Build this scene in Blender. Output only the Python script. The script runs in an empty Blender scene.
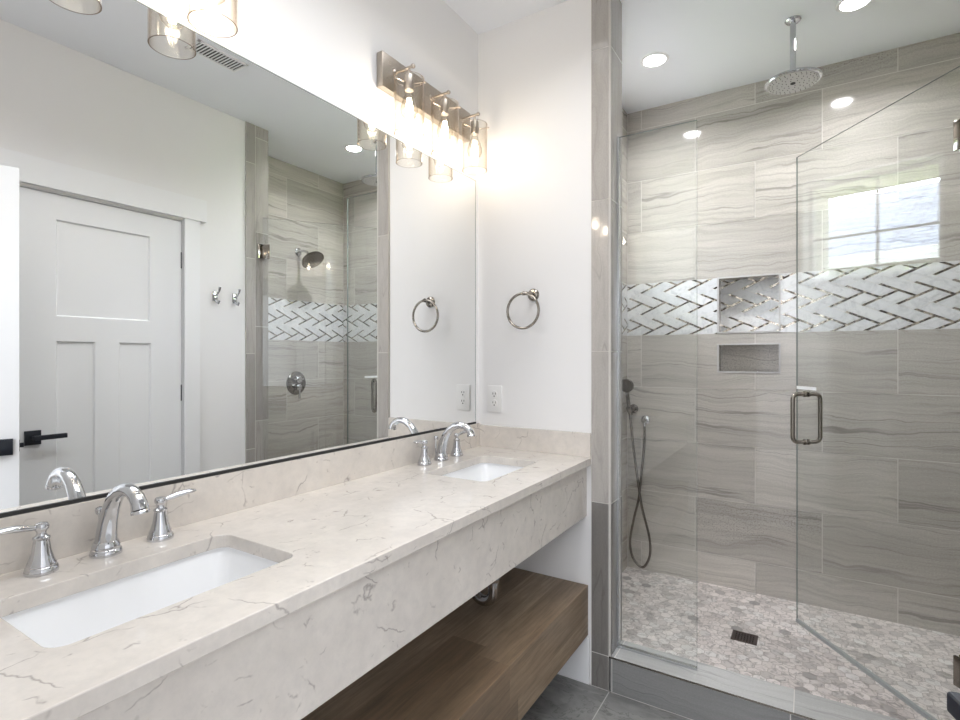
import bpy, bmesh, math, random
from mathutils import Vector, Matrix
PI = math.pi
random.seed(7)
sc = bpy.context.scene
COL = sc.collection

# ------------------------------------------------------------ camera
cam_d = bpy.data.cameras.new('camera')
cam = bpy.data.objects.new('camera', cam_d)
COL.objects.link(cam)
cam.location = (1.254, 0.0, 1.292)
cam.rotation_euler = (math.radians(90), 0, math.radians(31.947))
cam_d.sensor_width = 36
cam_d.lens = 526 / 960 * 36
cam_d.shift_y = -2.5 / 960
cam_d.clip_start = 0.02
sc.camera = cam

# ------------------------------------------------------------ world, exposure
sc.view_settings.view_transform = 'Standard'
sc.view_settings.look = 'None'
sc.view_settings.gamma = 1
sc.view_settings.use_curve_mapping = False
sc.view_settings.exposure = 1.1
sc.cycles.use_denoising = True
sc.cycles.max_bounces = 14
sc.cycles.diffuse_bounces = 6
sc.cycles.glossy_bounces = 8
sc.cycles.transparent_max_bounces = 24
sc.cycles.sample_clamp_indirect = 6
sc.cycles.caustics_reflective = False
sc.cycles.caustics_refractive = False
wd = bpy.data.worlds.new('sky'); sc.world = wd; wd.use_nodes = True
wn = wd.node_tree; bgn = wn.nodes['Background']
bgn.inputs['Color'].default_value = (0.84, 0.89, 1.0, 1)
bgn.inputs['Strength'].default_value = 19.0

def area_light(name, loc, rot, sx, sy, power, color=(1, 1, 1)):
    d = bpy.data.lights.new(name, 'AREA'); d.shape = 'RECTANGLE'; d.size = sx; d.size_y = sy
    d.energy = power; d.color = color
    o = bpy.data.objects.new(name, d); COL.objects.link(o); o.location = loc; o.rotation_euler = rot
    return o
# soft fill light added in the unseen bedroom behind the open doorway
BEDROOM_POWER = 85
area_light('bedroom_fill_light', (0.9, -2.2, 2.70), (0, 0, 0), 3.2, 2.4, BEDROOM_POWER, (0.90, 0.93, 1.0))
AISLE_POWER = 7.0
area_light('aisle_fill_light', (0.68, 0.90, 2.735), (0, 0, 0), 0.62, 1.5, AISLE_POWER, (0.95, 0.965, 1.0)).data.spread = math.radians(130)  # fill light added over the vanity aisle, no fixture belongs to it
CAN_POWER = 4.0
BULB_POWER = 0.42
CAN_EMIT = 9.0

# ------------------------------------------------------------ materials
def new_mat(name):
    m = bpy.data.materials.new(name); m.use_nodes = True
    return m, m.node_tree, m.node_tree.nodes['Principled BSDF']
def simple(name, col, rough=0.5, metal=0.0, spec=0.5, bump=0.0, bscale=200):
    m, nt, p = new_mat(name)
    p.inputs['Base Color'].default_value = (*col, 1)
    p.inputs['Roughness'].default_value = rough
    p.inputs['Metallic'].default_value = metal
    p.inputs['Specular IOR Level'].default_value = spec
    tc = nt.nodes.new('ShaderNodeTexCoord')
    n = nt.nodes.new('ShaderNodeTexNoise'); n.inputs['Scale'].default_value = bscale
    nt.links.new(tc.outputs['Object'], n.inputs['Vector'])
    r = nt.nodes.new('ShaderNodeMapRange')
    r.inputs['To Min'].default_value = max(0, rough - 0.02); r.inputs['To Max'].default_value = rough + 0.02
    nt.links.new(n.outputs['Fac'], r.inputs['Value']); nt.links.new(r.outputs['Result'], p.inputs['Roughness'])
    if bump:
        b = nt.nodes.new('ShaderNodeBump'); b.inputs['Strength'].default_value = bump; b.inputs['Distance'].default_value = 0.001
        nt.links.new(n.outputs['Fac'], b.inputs['Height']); nt.links.new(b.outputs['Normal'], p.inputs['Normal'])
    return m

class NB:
    """small node builder"""
    def __init__(s, nt): s.nt = nt
    def n(s, t, **kw):
        nd = s.nt.nodes.new(t)
        for k, v in kw.items(): setattr(nd, k, v)
        return nd
    def link(s, a, b): s.nt.links.new(a, b)
    def math(s, op, a, b=None, c=None):
        nd = s.n('ShaderNodeMath', operation=op)
        for i, v in enumerate((a, b, c)):
            if v is None: continue
            if isinstance(v, (int, float)): nd.inputs[i].default_value = v
            else: s.link(v, nd.inputs[i])
        return nd.outputs[0]
    def mapping(s, vec, scale=(1, 1, 1), loc=(0, 0, 0), rot=(0, 0, 0)):
        nd = s.n('ShaderNodeMapping'); s.link(vec, nd.inputs['Vector'])
        nd.inputs['Scale'].default_value = scale; nd.inputs['Location'].default_value = loc
        nd.inputs['Rotation'].default_value = rot
        return nd.outputs[0]
    def noise(s, vec, scale, detail=4, rough=0.55, dist=0.0):
        nd = s.n('ShaderNodeTexNoise'); s.link(vec, nd.inputs['Vector'])
        nd.inputs['Scale'].default_value = scale; nd.inputs['Detail'].default_value = detail
        nd.inputs['Roughness'].default_value = rough; nd.inputs['Distortion'].default_value = dist
        return nd.outputs['Fac']
    def rng(s, v, a, b, c=0.0, d=1.0):
        nd = s.n('ShaderNodeMapRange'); s.link(v, nd.inputs['Value'])
        nd.inputs['From Min'].default_value = a; nd.inputs['From Max'].default_value = b
        nd.inputs['To Min'].default_value = c; nd.inputs['To Max'].default_value = d
        nd.clamp = True
        return nd.outputs['Result']
    def mix(s, f, a, b, mode='MIX'):
        nd = s.n('ShaderNodeMix', data_type='RGBA', blend_type=mode)
        for sock, v in ((nd.inputs[0], f), (nd.inputs[6], a), (nd.inputs[7], b)):
            if isinstance(v, (int, float)): sock.default_value = v
            elif isinstance(v, tuple): sock.default_value = (*v, 1)
            else: s.link(v, sock)
        return nd.outputs[2]
    def ridge(s, noise, width):
        """thin lines where the noise crosses one half"""
        d = s.math('ABSOLUTE', s.math('SUBTRACT', noise, 0.5))
        return s.rng(d, 0.0, width, 1.0, 0.0)

def tile_material(name, light, dark, vein, rough=0.045, speck=True, vscale=1.0, vr=(0.84, 1.08)):
    m, nt, p = new_mat(name); b = NB(nt)
    uv = b.n('ShaderNodeUVMap').outputs[0]
    at = b.n('ShaderNodeVertexColor', layer_name='tint').outputs[0]
    sep = b.n('ShaderNodeSeparateColor'); b.link(at, sep.inputs[0])
    r1, r2 = sep.outputs[0], sep.outputs[1]
    # wavy warp so the bands undulate
    w = b.noise(b.mapping(uv, (2.2, 3.0, 1)), 1.0, 3)
    sx = b.n('ShaderNodeSeparateXYZ'); b.link(uv, sx.inputs[0])
    w2 = b.noise(b.mapping(uv, (11, 16, 1)), 1.0, 3, 0.6)
    v2 = b.math('ADD', sx.outputs[1], b.math('ADD', b.math('MULTIPLY', b.math('SUBTRACT', w, 0.5), 0.13), b.math('MULTIPLY', b.math('SUBTRACT', w2, 0.5), 0.022)))
    cx = b.n('ShaderNodeCombineXYZ'); b.link(sx.outputs[0], cx.inputs[0]); b.link(v2, cx.inputs[1])
    wv = cx.outputs[0]
    broad = b.noise(b.mapping(wv, (0.5 * vscale, 11, 1)), 1.0, 3)
    fine = b.noise(b.mapping(wv, (1.6 * vscale, 60, 1)), 1.0, 5, 0.65)
    grain = b.noise(b.mapping(uv, (150, 230, 1)), 1.0, 3, 0.75)
    c = b.mix(b.rng(broad, 0.35, 0.65), light, dark)
    c = b.mix(b.rng(fine, 0.45, 0.75, 0, 0.42), c, vein)
    ln = b.ridge(b.noise(b.mapping(wv, (0.35 * vscale, 13, 1), (3.1, 7.7, 0)), 1.0, 2, 0.5), 0.016)
    msk = b.rng(b.noise(b.mapping(wv, (1.0, 5, 1), (9, 2, 0)), 1.0, 2), 0.40, 0.55)
    c = b.mix(b.math('MULTIPLY', b.math('MULTIPLY', ln, msk), 0.72), c, vein)
    c = b.mix(b.rng(grain, 0.32, 0.68, 0, 0.40), c, vein)
    if speck:
        sp = b.rng(b.noise(b.mapping(uv, (150, 150, 1)), 1.0, 2, 0.8), 0.52, 0.68)
        spm = b.math('MULTIPLY', b.rng(b.noise(b.mapping(wv, (0.8, 4, 1), (4, 4, 0)), 1.0, 2), 0.45, 0.6), b.rng(r2, 0.55, 0.65))
        c = b.mix(b.math('MULTIPLY', b.math('MULTIPLY', sp, spm), 0.7), c, (0.10, 0.095, 0.085))
    hsv = b.n('ShaderNodeHueSaturation'); b.link(c, hsv.inputs['Color'])
    b.link(b.rng(r1, 0, 1, *vr), hsv.inputs['Value'])
    b.link(hsv.outputs[0], p.inputs['Base Color'])
    b.link(b.rng(fine, 0.3, 0.7, rough, rough + 0.05), p.inputs['Roughness'])
    bp = b.n('ShaderNodeBump'); bp.inputs['Strength'].default_value = 0.05; bp.inputs['Distance'].default_value = 0.001
    b.link(fine, bp.inputs['Height']); b.link(bp.outputs[0], p.inputs['Normal'])
    return m

def swirl_tile():
    m, nt, p = new_mat('grey_floor_tile'); b = NB(nt)
    uv = b.n('ShaderNodeUVMap').outputs[0]
    n1 = b.noise(b.mapping(uv, (5, 2.5, 1)), 1.0, 5, 0.6, 2.2)
    n2 = b.noise(b.mapping(uv, (16, 9, 1)), 1.0, 5, 0.65, 1.0)
    c = b.mix(b.rng(n1, 0.35, 0.65), (0.30, 0.295, 0.28), (0.19, 0.19, 0.185))
    c = b.mix(b.rng(n2, 0.45, 0.7, 0, 0.5), c, (0.11, 0.11, 0.107))
    c = b.mix(b.math('MULTIPLY', b.ridge(n1, 0.012), 0.7), c, (0.07, 0.07, 0.068))
    b.link(c, p.inputs['Base Color']); p.inputs['Roughness'].default_value = 0.3
    return m

def quartz_material():
    m, nt, p = new_mat('quartz'); b = NB(nt)
    tc = b.n('ShaderNodeNewGeometry').outputs['Position']
    cl = b.noise(tc, 7.0, 5, 0.6)
    cl2 = b.noise(b.mapping(tc, (1, 1, 1), (5, 3, 1)), 34.0, 4, 0.7)
    c = b.mix(b.rng(cl, 0.3, 0.7), (0.735, 0.69, 0.635), (0.65, 0.605, 0.555))
    c = b.mix(b.rng(cl2, 0.4, 0.75, 0, 0.5), c, (0.55, 0.52, 0.49))
    wn_ = b.n('ShaderNodeTexNoise'); b.link(tc, wn_.inputs['Vector']); wn_.inputs['Scale'].default_value = 14; wn_.inputs['Detail'].default_value = 4
    vm = b.n('ShaderNodeVectorMath', operation='MULTIPLY_ADD')
    b.link(wn_.outputs['Color'], vm.inputs[0]); vm.inputs[1].default_value = (0.06,) * 3; b.link(tc, vm.inputs[2])
    wv = vm.outputs[0]
    for sc_, off, wd_, mlo, k in ((5.0, (1, 2, 3), 0.010, 0.52, 0.60), (9.0, (8, 1, 4), 0.018, 0.56, 0.60), (19.0, (3, 5, 4), 0.045, 0.60, 0.55)):
        vo = b.n('ShaderNodeTexVoronoi', feature='DISTANCE_TO_EDGE'); b.link(b.mapping(wv, (1, 0.8, 1), off), vo.inputs['Vector'])
        vo.inputs['Scale'].default_value = sc_
        ln = b.rng(vo.outputs['Distance'], 0.0, wd_, 1.0, 0.0)
        mk = b.rng(b.noise(b.mapping(tc, (1, 1, 1), off[::-1]), sc_ * 1.3, 3), mlo, mlo + 0.07)
        c = b.mix(b.math('MULTIPLY', b.math('MULTIPLY', ln, mk), k), c, (0.20, 0.17, 0.155))
    b.link(c, p.inputs['Base Color'])
    b.link(b.rng(cl2, 0, 1, 0.10, 0.16), p.inputs['Roughness'])
    return m

def wood_material():
    m, nt, p = new_mat('stained_wood'); b = NB(nt)
    g = b.n('ShaderNodeNewGeometry').outputs['Position']
    # boards run along y; front face boards run the same way
    sx = b.n('ShaderNodeSeparateXYZ'); b.link(g, sx.inputs[0])
    xz = b.math('ADD', sx.outputs[0], b.math('MULTIPLY', sx.outputs[2], 0.9))
    idx = b.math('FLOOR', b.math('DIVIDE', xz, 0.125))
    ro = b.n('ShaderNodeTexWhiteNoise', noise_dimensions='1D'); b.link(idx, ro.inputs['W'])
    yy = b.math('ADD', sx.outputs[1], b.math('MULTIPLY', ro.outputs[0], 7.3))
    jd = b.math('FLOOR', b.math('DIVIDE', yy, 0.9))
    cm = b.n('ShaderNodeCombineXYZ'); b.link(idx, cm.inputs[0]); b.link(jd, cm.inputs[1])
    rr = b.n('ShaderNodeTexWhiteNoise', noise_dimensions='2D'); b.link(cm.outputs[0], rr.inputs['Vector'])
    cv = b.n('ShaderNodeCombineXYZ'); b.link(xz, cv.inputs[0]); b.link(yy, cv.inputs[1]); b.link(rr.outputs[0], cv.inputs[2])
    grain = b.noise(b.mapping(cv.outputs[0], (95, 5, 5)), 1.0, 6, 0.65, 0.6)
    blot = b.noise(b.mapping(cv.outputs[0], (9, 4, 1)), 1.0, 4, 0.6)
    c = b.mix(b.rng(rr.outputs[0], 0, 1), (0.19, 0.122, 0.070), (0.42, 0.31, 0.205))
    c = b.mix(b.rng(blot, 0.35, 0.7, 0, 0.55), c, (0.10, 0.068, 0.040))
    c = b.mix(b.rng(grain, 0.35, 0.75, 0, 0.6), c, (0.07, 0.048, 0.03))
    b.link(c, p.inputs['Base Color'])
    b.link(b.rng(grain, 0.3, 0.7, 0.30, 0.42), p.inputs['Roughness'])
    return m

def glass_material(name, tint=(0.985, 0.995, 0.99), f0=0.04, rough=0.0, graze=None):
    m, nt, p = new_mat(name); b = NB(nt)
    nt.nodes.remove(p)
    out = nt.nodes['Material Output']
    tr = b.n('ShaderNodeBsdfTransparent'); tr.inputs[0].default_value = (*tint, 1)
    gl = b.n('ShaderNodeBsdfGlossy'); gl.inputs['Roughness'].default_value = rough
    gl.inputs['Color'].default_value = (1, 1, 1, 1)
    fr = b.n('ShaderNodeFresnel'); fr.inputs['IOR'].default_value = 1.5
    lw = b.n('ShaderNodeLayerWeight'); lw.inputs['Blend'].default_value = 0.5
    # Schlick on the facing angle: the same from either side of the sheet
    if graze:   # the longer way through the curved wall absorbs more
        b.link(b.mix(b.math('POWER', lw.outputs['Facing'], 2.5), tint, graze), tr.inputs[0])
    f5 = b.math('POWER', lw.outputs['Facing'], 5.0)
    fac = b.math('ADD', b.math('MULTIPLY', f5, 1 - f0), f0)
    mx = b.n('ShaderNodeMixShader'); b.link(fac, mx.inputs[0]); b.link(tr.outputs[0], mx.inputs[1]); b.link(gl.outputs[0], mx.inputs[2])
    b.link(mx.outputs[0], out.inputs['Surface'])
    return m

def emis(name, col, strength):
    m, nt, p = new_mat(name)
    p.inputs['Base Color'].default_value = (*col, 1)
    p.inputs['Emission Color'].default_value = (*col, 1)
    p.inputs['Emission Strength'].default_value = strength
    return m

M = {}
M['white_wall'] = simple('painted_wall', (0.84, 0.835, 0.83), 0.55, bump=0.08, bscale=350)
M['ceiling'] = simple('painted_ceiling', (0.83, 0.85, 0.885), 0.7)
M['trim'] = simple('painted_trim', (0.86, 0.865, 0.87), 0.3)
M['door'] = simple('painted_door', (0.83, 0.84, 0.85), 0.32)
M['chrome'] = simple('polished_chrome', (0.60, 0.61, 0.63), 0.05, 1.0)
M['nickel'] = simple('brushed_nickel', (0.46, 0.41, 0.355), 0.28, 1.0)
M['satin'] = simple('satin_nickel', (0.27, 0.245, 0.215), 0.13, 1.0)
M['dark_chrome'] = simple('dark_nickel', (0.22, 0.205, 0.19), 0.15, 1.0)
M['alum'] = simple('brushed_aluminium', (0.62, 0.64, 0.65), 0.25, 0.9)
M['black'] = simple('matte_black', (0.010, 0.013, 0.020), 0.35)
M['rubber'] = simple('dark_gap', (0.02, 0.02, 0.02), 0.6)
M['mirror'] = simple('mirror_silver', (0.93, 0.94, 0.935), 0.0, 1.0)
M['mirror'].node_tree.nodes['Principled BSDF'].inputs['Roughness'].default_value = 0
for l in list(M['mirror'].node_tree.links):
    if l.to_socket.name == 'Roughness': M['mirror'].node_tree.links.remove(l)
M['porcelain'] = simple('white_porcelain', (0.86, 0.87, 0.88), 0.12)
M['plastic'] = simple('white_plastic', (0.83, 0.825, 0.81), 0.35)
M['grout'] = simple('pale_grout', (0.64, 0.62, 0.58), 0.8)
M['floor_grout'] = simple('floor_grout', (0.56, 0.55, 0.53), 0.8)
M['glass'] = glass_material('clear_glass', (0.975, 0.985, 0.98), 0.045)
M['shade_glass'] = glass_material('shade_glass', (0.985, 0.975, 0.955), 0.04, graze=(0.64, 0.54, 0.44))
M['bulb_glass'] = glass_material('bulb_glass', (0.98, 0.97, 0.95), 0.04, graze=(0.5, 0.4, 0.3))
M['glass_edge'] = simple('glass_edge', (0.22, 0.26, 0.25), 0.2)
M['rim'] = simple('glass_rim', (0.26, 0.20, 0.15), 0.15)
M['quartz'] = quartz_material()
M['wood'] = wood_material()
M['tile'] = tile_material('striated_tile', (0.70, 0.66, 0.605), (0.59, 0.555, 0.505), (0.22, 0.205, 0.185))
M['jamb_tile'] = tile_material('jamb_tile', (0.53, 0.50, 0.47), (0.48, 0.455, 0.425), (0.30, 0.28, 0.255), speck=False, vscale=4, vr=(0.45, 1.06))
M['floor_tile'] = swirl_tile()
M['can'] = emis('can_lens', (1.0, 0.985, 0.96), CAN_EMIT)
M['filament'] = emis('filament', (1.0, 0.86, 0.66), 40.0)
M['label'] = simple('paper_label', (0.85, 0.85, 0.84), 0.6)

def attr_stone(name, cols, rough, veinc, sc_=60):
    m, nt, p = new_mat(name); b = NB(nt)
    at = b.n('ShaderNodeVertexColor', layer_name='tint').outputs[0]
    sep = b.n('ShaderNodeSeparateColor'); b.link(at, sep.inputs[0])
    g = b.n('ShaderNodeNewGeometry').outputs['Position']
    vm = b.n('ShaderNodeVectorMath', operation='MULTIPLY_ADD'); b.link(at, vm.inputs[0]); vm.inputs[1].default_value = (5, 5, 5); b.link(g, vm.inputs[2])
    cr = b.n('ShaderNodeValToRGB'); b.link(sep.outputs[0], cr.inputs[0])
    el = cr.color_ramp.elements
    el[0].position = 0; el[0].color = (*cols[0], 1); el[1].position = 1; el[1].color = (*cols[-1], 1)
    for i, cc in enumerate(cols[1:-1]):
        e = el.new((i + 1) / (len(cols) - 1)); e.color = (*cc, 1)
    n1 = b.noise(vm.outputs[0], sc_, 4, 0.6, 1.2)
    c = b.mix(b.rng(n1, 0.48, 0.68, 0, 0.8), cr.outputs[0], veinc)
    b.link(c, p.inputs['Base Color'])
    p.inputs['Roughness'].default_value = rough
    return m
M['hex'] = attr_stone('hexagon_marble', [(0.82, 0.76, 0.73), (0.69, 0.63, 0.60), (0.82, 0.79, 0.765), (0.54, 0.50, 0.48), (0.70, 0.645, 0.62), (0.34, 0.32, 0.31)], 0.3, (0.24, 0.22, 0.205), 34)
M['marble'] = attr_stone('white_marble', [(0.72, 0.72, 0.72), (0.64, 0.65, 0.66), (0.74, 0.74, 0.73)], 0.15, (0.52, 0.53, 0.54), 25)
def sliver_mat():
    m, nt, p = new_mat('bronze_mirror_glass'); b = NB(nt)
    g = b.n('ShaderNodeNewGeometry').outputs['Position']
    n1 = b.noise(g, 60, 3, 0.7)
    c = b.mix(b.rng(n1, 0.44, 0.60), (0.07, 0.058, 0.048), (0.72, 0.66, 0.56))
    b.link(c, p.inputs['Base Color'])
    p.inputs['Metallic'].default_value = 0.9; p.inputs['Roughness'].default_value = 0.18
    return m
M['sliver'] = sliver_mat()

# ------------------------------------------------------------ mesh builder
class MB:
    def __init__(s): s.bm = bmesh.new(); s.uv = None
    def box(s, a, b, bevel=0.0, mi=0, seg=2):
        x0, y0, z0 = (min(a[i], b[i]) for i in range(3)); x1, y1, z1 = (max(a[i], b[i]) for i in range(3))
        t = bmesh.new()
        bmesh.ops.create_cube(t, size=1)
        for v in t.verts:
            v.co = Vector(((x0 + x1) / 2 + v.co.x * (x1 - x0), (y0 + y1) / 2 + v.co.y * (y1 - y0), (z0 + z1) / 2 + v.co.z * (z1 - z0)))
        if bevel: bmesh.ops.bevel(t, geom=list(t.edges), offset=bevel, segments=seg, affect='EDGES', profile=0.6)
        s._add(t, mi); return s
    def _add(s, t, mi=0, mat=None):
        if mat is not None: bmesh.ops.transform(t, matrix=mat, verts=t.verts)
        vm = {v: s.bm.verts.new(v.co) for v in t.verts}
        for f in t.faces:
            try:
                nf = s.bm.faces.new([vm[v] for v in f.verts]); nf.material_index = mi
            except ValueError: pass
        t.free()
    def rings(s, rings, mi=0, cap=True, closed=False):
        vr = [[s.bm.verts.new(p) for p in r] for r in rings]
        n = len(vr[0]); k = len(vr)
        for i in range(k if closed else k - 1):
            A, B = vr[i], vr[(i + 1) % k]
            for j in range(n):
                f = s.bm.faces.new((A[j], A[(j + 1) % n], B[(j + 1) % n], B[j])); f.material_index = mi
        if cap and not closed:
            f = s.bm.faces.new(vr[0][::-1]); f.material_index = mi
            f = s.bm.faces.new(vr[-1]); f.material_index = mi
        return s
    def lathe(s, prof, origin, axis=(0, 0, 1), seg=32, mi=0, cap=True, closed=False):
        """prof: (radius, height) list along the axis"""
        q = Vector((0, 0, 1)).rotation_difference(Vector(axis).normalized())
        o = Vector(origin)
        rs = [[o + q @ Vector((max(r, 1e-5) * math.cos(2 * PI * j / seg), max(r, 1e-5) * math.sin(2 * PI * j / seg), h)) for j in range(seg)] for r, h in prof]
        return s.rings(rs, mi, cap, closed)
    def cyl(s, p0, p1, r, seg=24, mi=0, r2=None):
        p0, p1 = Vector(p0), Vector(p1)
        return s.lathe([(r, 0), (r if r2 is None else r2, (p1 - p0).length)], p0, p1 - p0, seg, mi)
    def tube(s, pts, rad, seg=16, mi=0, closed=False, flat=None):
        P = [Vector(p) for p in pts]; n = len(P)
        R = rad if isinstance(rad, (list, tuple)) else [rad] * n
        rings = []; nrm = None
        for i in range(n):
            if closed: t = (P[(i + 1) % n] - P[i - 1]).normalized()
            else: t = (P[min(i + 1, n - 1)] - P[max(i - 1, 0)]).normalized()
            if nrm is None:
                ref = Vector((0, 0, 1)) if abs(t.z) < 0.9 else Vector((1, 0, 0))
                nrm = (ref - t * ref.dot(t)).normalized()
            else: nrm = (nrm - t * nrm.dot(t)).normalized()
            bn = t.cross(nrm)
            fl = flat[i] if flat else 1.0
            rings.append([P[i] + (nrm * math.cos(2 * PI * j / seg) * R[i] * fl + bn * math.sin(2 * PI * j / seg) * R[i]) for j in range(seg)])
        return s.rings(rings, mi, True, closed)
    def sphere(s, c, r, mi=0, seg=20, sz=1.0):
        t = bmesh.new(); bmesh.ops.create_uvsphere(t, u_segments=seg, v_segments=seg // 2 + 2, radius=r)
        for v in t.verts: v.co = Vector((v.co.x, v.co.y, v.co.z * sz)) + Vector(c)
        s._add(t, mi); return s
    def poly(s, pts, mi=0, uvs=None, tint=None):
        vs = [s.bm.verts.new(p) for p in pts]
        f = s.bm.faces.new(vs); f.material_index = mi
        if uvs is not None:
            L = s.bm.loops.layers.uv.get('UVMap') or s.bm.loops.layers.uv.new('UVMap')
            for lp, q in zip(f.loops, uvs): lp[L].uv = q
        if tint is not None:
            A = s.bm.loops.layers.color.get('tint') or s.bm.loops.layers.color.new('tint')
            for lp in f.loops: lp[A] = (*tint, 1)
        return f
    def xf(s, mat): bmesh.ops.transform(s.bm, matrix=mat, verts=s.bm.verts); return s
    def build(s, name, mats, parent=None, smooth=True, recalc=True, local=False):
        if recalc: bmesh.ops.recalc_face_normals(s.bm, faces=s.bm.faces)
        me = bpy.data.meshes.new(name)
        if parent is not None and not local:
            off = world_loc(parent)
            for v in s.bm.verts: v.co -= off
        s.bm.to_mesh(me); s.bm.free()
        for m_ in (mats if isinstance(mats, (list, tuple)) else [mats]): me.materials.append(m_)
        if smooth:
            me.polygons.foreach_set('use_smooth', [True] * len(me.polygons))
            me.set_sharp_from_angle(angle=math.radians(35))
        o = bpy.data.objects.new(name, me); COL.objects.link(o)
        if parent is not None: o.parent = parent
        return o
def world_loc(o):
    v = Vector((0, 0, 0))
    while o is not None: v += o.location; o = o.parent
    return v
def thing(name, label, cat, loc, group=None):
    o = bpy.data.objects.new(name, None); COL.objects.link(o); o.location = loc
    o.empty_display_size = 0.05
    o['label'] = label; o['category'] = cat
    if group: o['group'] = group
    return o
def tag(o, label, cat, group=None):
    o['label'] = label; o['category'] = cat
    if group: o['group'] = group
    return o
def struct(o): o['kind'] = 'structure'; return o
def struct_root(name, loc=(0, 0, 0)):
    o = bpy.data.objects.new(name, None); COL.objects.link(o); o.location = loc; o['kind'] = 'structure'; return o
def dup(o, parent=None):
    c = o.copy(); COL.objects.link(c); c.parent = parent
    for ch in list(o.children): dup(ch, c)
    return c

# ------------------------------------------------------------ dimensions
H = 2.743          # ceiling
YW = 2.002         # white end wall face
YT = 1.992         # tile face of the shower jamb and curb
XR = 1.683         # right wall face
YB = 3.124         # shower back wall
SL, SR = 0.341, 2.04   # shower side walls
JX = 0.607         # left jamb return face
YI = 2.14          # inner face of the shower partition
CT = 0.897         # counter top
# ------------------------------------------------------------ tile layout
def rect_minus(r, holes):
    out = [r]
    for h in holes:
        nx = []
        for (a, b, c, d) in out:     # u0,u1,v0,v1
            if h[1] <= a or h[0] >= b or h[3] <= c or h[2] >= d: nx.append((a, b, c, d)); continue
            if h[2] > c: nx.append((a, b, c, h[2]))
            if h[3] < d: nx.append((a, b, h[3], d))
            cc, dd = max(c, h[2]), min(d, h[3])
            if h[0] > a: nx.append((a, h[0], cc, dd))
            if h[1] < b: nx.append((h[1], b, cc, dd))
        out = nx
    return [q for q in out if q[1] - q[0] > 0.004 and q[3] - q[2] > 0.004]
def tiles(mb, plane, u0, u1, v0, v1, rows, seam, pitch, holes=(), vert=False, g=0.0017, key=0, shade=None):
    """plane(u,v)->point; rows: list of (v0,v1,shift)"""
    for ri, (a, b, sh) in enumerate(rows):
        k0 = math.floor((u0 - seam - sh) / pitch) - 1
        k = k0
        while True:
            L = seam + sh + k * pitch; R = L + pitch; k += 1
            if L >= u1: break
            if R <= u0: continue
            rnd = random.Random(hash((ri * 131 + k * 17 + key * 977)))
            ou, ov = rnd.uniform(0, 40), rnd.uniform(0, 40)
            tint = (rnd.random() if shade is None else shade(ri, rnd), rnd.random(), rnd.random())
            q = (max(L, u0) + g, min(R, u1) - g, max(a, v0) + g, min(b, v1) - g)
            if q[1] - q[0] < 0.003 or q[3] - q[2] < 0.003: continue
            for (a0, b0, c0, d0) in rect_minus(q, holes):
                cs = [(a0, c0), (b0, c0), (b0, d0), (a0, d0)]
                mb.poly([plane(u, v) for u, v in cs], 0, [((v + ou, u + ov) if vert else (u + ou, v + ov)) for u, v in cs], tint)
def clip(poly, u0, u1, v0, v1):
    def half(p, f, inter):
        out = []
        for i in range(len(p)):
            A, B = p[i], p[(i + 1) % len(p)]
            ia, ib = f(A), f(B)
            if ia: out.append(A)
            if ia != ib: out.append(inter(A, B))
        return out
    def cu(c): return lambda A, B: (c, A[1] + (B[1] - A[1]) * (c - A[0]) / (B[0] - A[0]))
    def cv(c): return lambda A, B: (A[0] + (B[0] - A[0]) * (c - A[1]) / (B[1] - A[1]), c)
    for f, it in ((lambda p: p[0] >= u0, cu(u0)), (lambda p: p[0] <= u1, cu(u1)), (lambda p: p[1] >= v0, cv(v0)), (lambda p: p[1] <= v1, cv(v1))):
        if not poly: return poly
        poly = half(poly, f, it)
    return poly
HA, HB = 0.066, 0.0315
def herring(mb, plane, u0, u1, v0, v1, pu, pv, skip=None, depth=None, key=3):
    rnd = random.Random(key)
    e1 = (HA, HB); e2 = (HA, -HB)
    def P(i, j): return (pu + i * e1[0] + j * e2[0], pv + i * e1[1] + j * e2[1])
    n = 2; S = 0.17; G = 0.02
    for m_ in range(-14, 15):
        for k in range(-30, 31):
            ox, oy = k + n * m_, k - n * m_
            tint = (rnd.random(), rnd.random(), rnd.random())
            for (a, b, c, d, mi) in ((0, n, 0, S, 1), (G, n - G, S, 1 - G, 0), (0, S, 1, 1 + n, 1), (S, 1 - G, 1 + G, 1 + n - G, 0)):
                pl = [P(ox + a, oy + c), P(ox + b, oy + c), P(ox + b, oy + d), P(ox + a, oy + d)]
                if max(p[0] for p in pl) < u0 or min(p[0] for p in pl) > u1 or max(p[1] for p in pl) < v0 or min(p[1] for p in pl) > v1: continue
                rects = [(u0, u1)]
                if skip: rects = [(u0, skip[0]), (skip[1], u1)]
                for (ua, ub) in rects:
                    if ub - ua < 0.003: continue
                    q = clip(pl, ua, ub, v0, v1)
                    q2 = []
                    for p in q:
                        if not q2 or abs(p[0] - q2[-1][0]) + abs(p[1] - q2[-1][1]) > 1e-5: q2.append(p)
                    if len(q2) > 2 and abs(q2[0][0] - q2[-1][0]) + abs(q2[0][1] - q2[-1][1]) < 1e-5: q2.pop()
                    if len(q2) >= 3: mb.poly([plane(u, v) for u, v in q2], mi, [p for p in q2], tint)

R0 = 0.214 - 0.302
PIT = 0.594
def shower_rows(extra=0.0):
    rows = []
    for n in range(0, 10):
        a = R0 + n * 0.302
        if n == 5: continue
        par = n % 2 if n < 5 else (n + 1) % 2
        rows.append((max(a, 0.0), min(a + 0.302, H), (PIT / 2 if par else 0.0) + extra))
    return rows
BZ0, BZ1 = R0 + 5 * 0.302, R0 + 6 * 0.302       # herringbone band
NI = (0.840, 1.127, BZ0 + 0.008, BZ1 - 0.002)   # upper niche
N2 = (0.840, 1.127, 1.217, 1.360)               # lower niche

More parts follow.
